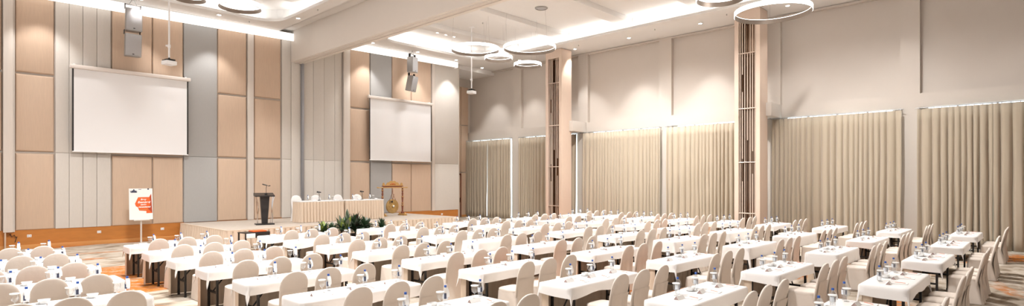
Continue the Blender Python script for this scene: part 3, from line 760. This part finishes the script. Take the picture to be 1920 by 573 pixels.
for i, u in enumerate((562, 599, 640.5, 677)):
    hc = place(hchair, (hx(u, 22.75), 22.78, SZ), PI, 'white covered chair behind the head table, %s from the lectern' % ORD[i], 'white chairs behind the head table'); hc.scale = (1.1, 1, 1.13)
for i, u in enumerate((577, 617, 661, 693)):
    place(bottle0, (hx(u, 22.1), 22.1, HT), 0, 'water bottle on the head table, %s from the lectern' % ORD[i], 'water bottles on the head table')
    place(goblet0, (hx(u+7, 22.0), 22.0, HT), 0, 'lidded goblet on the head table, %s from the lectern' % ORD[i], 'goblets on the head table')
    place(dish0, (hx(u+12, 21.85), 21.85, HT), 0, 'white folded napkin dish on the head table, %s from the lectern' % ORD[i], 'white dishes on the head table')
for i, u in enumerate((598.5, 679)):
    t = thing('table_microphone', (hx(u, 21.95), 21.95, HT), ('gooseneck table microphone nearer the lectern', 'gooseneck table microphone nearer the gong')[i], 'microphone', 'microphones on the head table')
    MB().lathe([(.06, 0), (.06, .02), (.02, .03)], 12).build('base', 'blackw', t)
    MB().tube([(0, 0, .02), (0, 0, .28), (-.02, 0, .32)], .010, 6).build('gooseneck', 'blackw', t)
    MB().tube([(-.10, -.02, .36), (.07, -.01, .34)], [.035, .022], 8).build('microphone_head', 'blackw', t)

# ---- gong in its carved frame
gx0, gx1, gy = 15.12, 16.27, 23.0; gc = (gx0+gx1)/2; gw = (gx1-gx0)/2
g = thing('gong_stand', (gc, gy, SZ), 'carved gilded wooden gong frame on the stage', 'gong stand')
POST = [(.0, .10), (.085, .10), (.085, .16), (.05, .19), (.038, .26), (.05, .42), (.06, .50), (.035, .55), (.055, .60), (.032, .66), (.045, .80), (.055, .92), (.032, .98), (.05, 1.05), (.034, 1.12), (.05, 1.25), (.035, 1.30), (.05, 1.34)]
for s in (-1, 1):
    MB().lathe(POST, 14, (s*gw, 0, 0)).build('post', ['redw'], g, angle=.5)
    MB().lathe([(.06, .48), (.064, .5), (.06, .52)], 14, (s*gw, 0, 0)).lathe([(.056, .90), (.06, .92), (.056, .94)], 14, (s*gw, 0, 0)).lathe([(.06, .58), (.062, .6), (.058, .62)], 14, (s*gw, 0, 0)).lathe([(.052, 1.23), (.058, 1.25), (.052, 1.27)], 14, (s*gw, 0, 0)).build('gilt_ring', 'goldw', g)
    MB().box(s*gw-.10, s*gw+.10, -.26, .26, .0, .05, .01).box(s*gw-.075, s*gw+.075, -.18, .18, .05, .11, .02).sphere((s*gw, -.22, .07), .06).sphere((s*gw, .22, .07), .06).build('foot', 'goldw', g)
MB().box(-gw-.26, gw+.26, -.06, .06, 1.34, 1.385, .012).sphere((-gw-.26, 0, 1.375), .045, (1.2, .8, .7)).sphere((gw+.26, 0, 1.375), .045, (1.2, .8, .7)).build('crossbar', 'goldw', g)
MB().box(-gw-.02, gw+.02, -.045, .045, 1.41, 1.45, .008).box(-gw+.05, gw-.05, -.03, .03, 1.385, 1.41).build('upper_rail', 'redw', g)
cr = MB(); N = 40
for k in range(N):   # carved crest: arch with scroll ends
    u0, u1 = -1+2*k/N, -1+2*(k+1)/N
    h = lambda u: .03+.17*max(0, 1-(u/.62)**2)**.7+.05*abs(math.sin(u*9))+(.07 if .80 < abs(u) < .97 else 0)
    cr.loft([[(u0*gw, -.022, 1.45), (u0*gw, .022, 1.45), (u0*gw, .022, 1.45+h(u0)), (u0*gw, -.022, 1.45+h(u0))], [(u1*gw, -.022, 1.45), (u1*gw, .022, 1.45), (u1*gw, .022, 1.45+h(u1)), (u1*gw, -.022, 1.45+h(u1))]])
for s in (-1, 1): cr.lathe([(.05, -.03), (.06, 0), (.05, .03)], 14, (s*gw*.9, 0, 1.50), 'Y')
cr.build('carved_crest', 'goldw', g, smooth=False)
MB().sphere((0, -.02, 1.54), .07, (1.5, .4, .75)).sphere((-.12, -.02, 1.52), .04, (1.3, .5, .8)).sphere((.12, -.02, 1.52), .04, (1.3, .5, .8)).build('crest_boss', 'orangew', g)
gg = thing('gong', (gc, gy, SZ+.46), 'round bronze gong hanging by a cord in the carved frame', 'gong')
MB().lathe([(.0, -.10), (.03, -.098), (.06, -.08), (.075, -.05), (.09, -.035), (.19, -.032), (.20, -.042), (.215, -.032), (.25, -.03), (.33, -.02), (.345, .0), (.345, .06), (.325, .06), (.325, .01), (.0, .0)][::-1], 40, (0, 0, 0), 'Y', cap=False).build('gong_disc', 'gold', gg, angle=.5)
for ch in gg.children:
    ch.rotation_euler = (0, 0, PI)
MB().sphere((0, -.085, 0), .055, (1, .7, 1)).build('boss', 'chrome', gg)
MB().tube([(-.18, 0, .30), (-.03, 0, .60), (0, 0, .87)], .010, 6).tube([(.18, 0, .30), (.02, 0, .60), (0, 0, .87)], .008, 6).build('cord', 'redw', gg)
ml = thing('gong_mallet', (gc-.05, gy-.13, SZ+.80), 'red-headed mallet hanging above the gong', 'mallet')
MB().tube([(.03, 0, .26), (.0, 0, .10), (-.06, 0, -.08)], .013, 6).build('handle', 'redw', ml)
MB().sphere((-.07, 0, -.11), .045, (1, 1, 1.25)).build('mallet_head', 'black', ml)

# ---- poster on a stand
ps = thing('poster_stand', (5.50, 24.1, -.0), 'single-pole poster stand by the wooden base left of the stage', 'poster stand')
MB().tube([(0, 0, .02), (0, 0, .86)], .028, 10).build('pole', 'strip', ps)
MB().lathe([(0, 0), (.24, 0), (.24, .012), (.05, .03), (.03, .05), (0, .05)], 24).build('base', 'strip', ps)
MB().box(-.24, .26, -.09, .03, .86, .895, .008).build('ledge', 'strip', ps)
MB().tube([(0, .045, .85), (0, .045, 1.5)], .014, 8).build('back_bar', 'strip', ps)
po = thing('poster', (5.50, 24.085, .897), 'white poster board with orange arrow shape and script lettering', 'poster')
po.rotation_euler = (math.radians(-4), 0, 0)
pw, ph = .37, 1.14
MB().box(-pw, pw, -.012, .012, 0, ph, .002).build('board', 'paper', po, smooth=False)
def flat(poly, name, mk, y=-.0135):
    m = MB(); vs = [m.bm.verts.new((x, y, z)) for x, z in poly]; m.bm.faces.new(vs)
    r = bmesh.ops.extrude_face_region(m.bm, geom=m.bm.faces[:])
    bmesh.ops.translate(m.bm, verts=[v for v in r['geom'] if isinstance(v, bmesh.types.BMVert)], vec=(0, .0012, 0))
    return m.build(name, mk, po, smooth=False)
Q = lambda x, z: (-pw+2*pw*x, ph*(1-z))     # poster fractions, from the top left
flat([Q(.24, .49), Q(.38, .28), Q(.85, .28), Q(.94, .17), Q(.98, .80), Q(.72, .80), Q(.72, .73), Q(.42, .71), Q(.36, .60), Q(.28, .57)], 'orange_shape', 'orange')
flat([Q(.88, .28), Q(.94, .17), Q(.98, .80), Q(.80, .66), Q(.90, .52)], 'orange_fold', 'dorange', -.0145)
flat([Q(.08, .115), Q(.14, .06), Q(.17, .06), Q(.19, .02), Q(.22, .02), Q(.24, .06), Q(.30, .075), Q(.32, .115)], 'logo', 'label', -.0135)
flat([Q(.07, .12), Q(.33, .12), Q(.33, .135), Q(.07, .135)], 'logo_bar', 'label', -.0135)
flat([Q(.78, .0), Q(.85, .0), Q(.85, .04), Q(.78, .04)], 'clip', 'label', -.0145)
flat([Q(.40, .02), Q(.52, .02), Q(.52, .035), Q(.40, .035)], 'small_mark', 'label', -.0135)
def text(s, x, z, size, mk, shear=.3):
    cu = bpy.data.curves.new('lettering', 'FONT'); cu.body = s; cu.size = size; cu.shear = shear; cu.align_x = 'CENTER'; cu.extrude = .0006; cu.offset = .0035
    o = bpy.data.objects.new('lettering', cu); COL.objects.link(o)
    dg = bpy.context.evaluated_depsgraph_get(); me = bpy.data.meshes.new_from_object(o.evaluated_get(dg)); COL.objects.unlink(o); bpy.data.objects.remove(o)
    me.materials.clear(); me.materials.append(M[mk]); b = bpy.data.objects.new('lettering', me); COL.objects.link(b); b.parent = po
    q = Q(x, z); b.location = (q[0], -.0155, q[1]); b.rotation_euler = (PI/2, 0, 0)
text('Every', .60, .375, .075, 'paper'); text('Examined', .62, .47, .10, 'paper'); text('not be', .60, .54, .07, 'paper'); text('remembered', .64, .615, .072, 'paper'); text('the experience', .60, .69, .038, 'basel')
text('HOTEL', .20, .115, .07, 'label', 0)
# ---- small black table with red book in front of the stage
t = thing('side_table', (7.55, 19.05, 0), 'low black side table in front of the stage corner', 'side table', rz=.1)
MB().box(-.42, .42, -.26, .26, .60, .63, .005).build('tabletop', 'blackw', t)
for sx in (-1, 1):
    for sy in (-1, 1): MB().box(sx*.39-.02, sx*.39+.02, sy*.23-.02, sy*.23+.02, 0, .60).build('leg', 'blackw', t, smooth=False)
MB().box(-.42, .42, -.26, -.24, .44, .60).build('apron', 'blackw', t, smooth=False)
tag(MB().box(-.1, .34, -.2, .2, 0, .035, .004).build('book', 'orange'), 'large red folder lying on the low black side table', 'book').location = (7.55, 19.05, .632)
tag(MB().box(-.16, .12, -.015, .015, 0, .15, .003).build('sign_card', 'paper'), 'white card leaning on the front of the low black table', 'card').location = (7.35, 18.74, .45)

# ---- plants in front of the stage
def plant(x, y, h, n, mk, label, spread, seed, w=.05, rise=.9, h0=.25):
    rr = random.Random(seed)
    t = thing('potted_plant', (x, y, 0), label, 'potted plant', 'potted plants in front of the stage')
    MB().lathe([(0, 0), (.13, 0), (.17, .26), (.18, .28), (.155, .28), (.15, .24), (0, .24)], 18).build('pot', 'pot', t)
    MB().tube([(0, 0, .22), (.01, .01, h0+h*.3), (0, .0, h0+h*.6)], [.025, .02, .01], 7).build('stem', 'redleaf', t)
    m = MB()
    for i in range(n):
        a = rr.uniform(0, 2*PI); el = rr.uniform(.15, 1.35)*rise; L = h*rr.uniform(.55, 1.0)*(.75+.4*math.sin(el)); z0 = h0+h*.35*rr.random()
        d = Vector((math.cos(a), math.sin(a), 0)); s = Vector((-d.y, d.x, 0)); ww = w*rr.uniform(.7, 1.25); P = []
        for k in range(7):
            u = k/6; p = d*(L*u*math.cos(el)*spread)+Vector((0, 0, z0+L*u*math.sin(el)-.35*L*u*u*(1.2-math.sin(el)))); q = ww*math.sin(PI*min(1, u*.93+.05))**.8
            P.append((p-s*q+Vector((0, 0, .25*q)), p, p+s*q+Vector((0, 0, .25*q))))
        vs = [[m.bm.verts.new(c) for c in r] for r in P]
        for r0, r1 in zip(vs, vs[1:]):
            m.bm.faces.new((r0[0], r0[1], r1[1], r1[0])); m.bm.faces.new((r0[1], r0[2], r1[2], r1[1]))
    o = m.build('foliage', mk, t, fixn=False, angle=3)
    if len(mk) > 1:
        for i, p in enumerate(o.data.polygons): p.material_index = (i//12) % len(mk)
yy = 19.45
for i, (u, h, n, mk, lab, sp, w, ri, h0, dy) in enumerate((
    (606, .46, 120, ('leaf', 'leaf2', 'leaf'), 'low bushy green plant, nearest of the group to the lectern', 1.0, .045, .95, .30, .1),
    (622, .48, 90, ('leaf', 'leaf'), 'low dark plant between the bushy one and the broad-leaved one', .9, .045, .9, .28, -.35),
    (641, .52, 44, ('leaf3', 'leaf', 'leaf2'), 'broad-leaved pale green plant in the plant group', 1.0, .085, 1.05, .35, .1),
    (651, .66, 26, ('leaf', 'leaf2', 'leaf3'), 'tallest upright green plant of the group before the stage', .6, .07, 1.2, .40, -.4),
    (666, .62, 170, ('leaf', 'leaf', 'redleaf', 'leaf3'), 'wide dark-leaved plant in the middle of the plant group', 1.0, .055, 1.0, .35, .0),
    (686, .54, 160, ('leaf', 'leaf3', 'leaf'), 'dense dark green plant behind the first tables', 1.0, .05, 1.0, .35, -.45),
    (716, .44, 90, ('leaf', 'leaf'), 'small dark spiky plant, nearest of the group to the gong', .9, .04, 1.05, .32, 0))):
    plant(hx(u, yy+dy), yy+dy, h, n, mk, lab, sp, 20+i, w, ri, h0)

# ---------------------------------------------------------------- light
def area(x, y, z, sx, sy, power, rot, col=(1, .985, .97)):
    l = bpy.data.lights.new('cove_strip', 'AREA'); l.shape = 'RECTANGLE'; l.size = sx; l.size_y = sy; l.energy = power; l.color = col
    o = bpy.data.objects.new('cove_strip', l); COL.objects.link(o); o.location = (x, y, z); o.rotation_euler = rot
K = 1.0
for c, z in ((C1, S1), (C2, S2)):
    x0, x1, y0, y1 = c; zz = z+.13; L = y1-y0; W = x1-x0
    area(x0-.22, (y0+y1)/2, zz, .12, L-1, 3.0*L*K, (PI, 0, 0)); area(x1+.22, (y0+y1)/2, zz, .12, L-1, 3.0*L*K, (PI, 0, 0))
    area((x0+x1)/2, y1+.22, zz, W-1, .12, 3.6*W*K, (PI, 0, 0))
w = bpy.data.worlds.new('World'); sc.world = w; w.use_nodes = True
w.node_tree.nodes['Background'].inputs[0].default_value = (.99, .985, 1, 1); w.node_tree.nodes['Background'].inputs[1].default_value = .88

# ---------------------------------------------------------------- camera, look
cam = bpy.data.cameras.new('camera'); co = bpy.data.objects.new('camera', cam); COL.objects.link(co)
co.location = (0, 0, 2.3); co.rotation_euler = (PI/2, 0, YAW-PI/2)
cam.sensor_width = 36; cam.lens = 36*F_/1920; cam.shift_y = (V0_-286.5)/1920; cam.clip_end = 200
sc.camera = co
sc.view_settings.view_transform = 'Standard'; sc.view_settings.look = 'None'; sc.view_settings.gamma = 1; sc.view_settings.use_curve_mapping = False
sc.view_settings.exposure = 0.68
sc.cycles.use_denoising = True; sc.cycles.max_bounces = 8; sc.cycles.diffuse_bounces = 4; sc.cycles.transparent_max_bounces = 12; sc.cycles.sample_clamp_indirect = 6; sc.cycles.caustics_reflective = False; sc.cycles.caustics_refractive = False
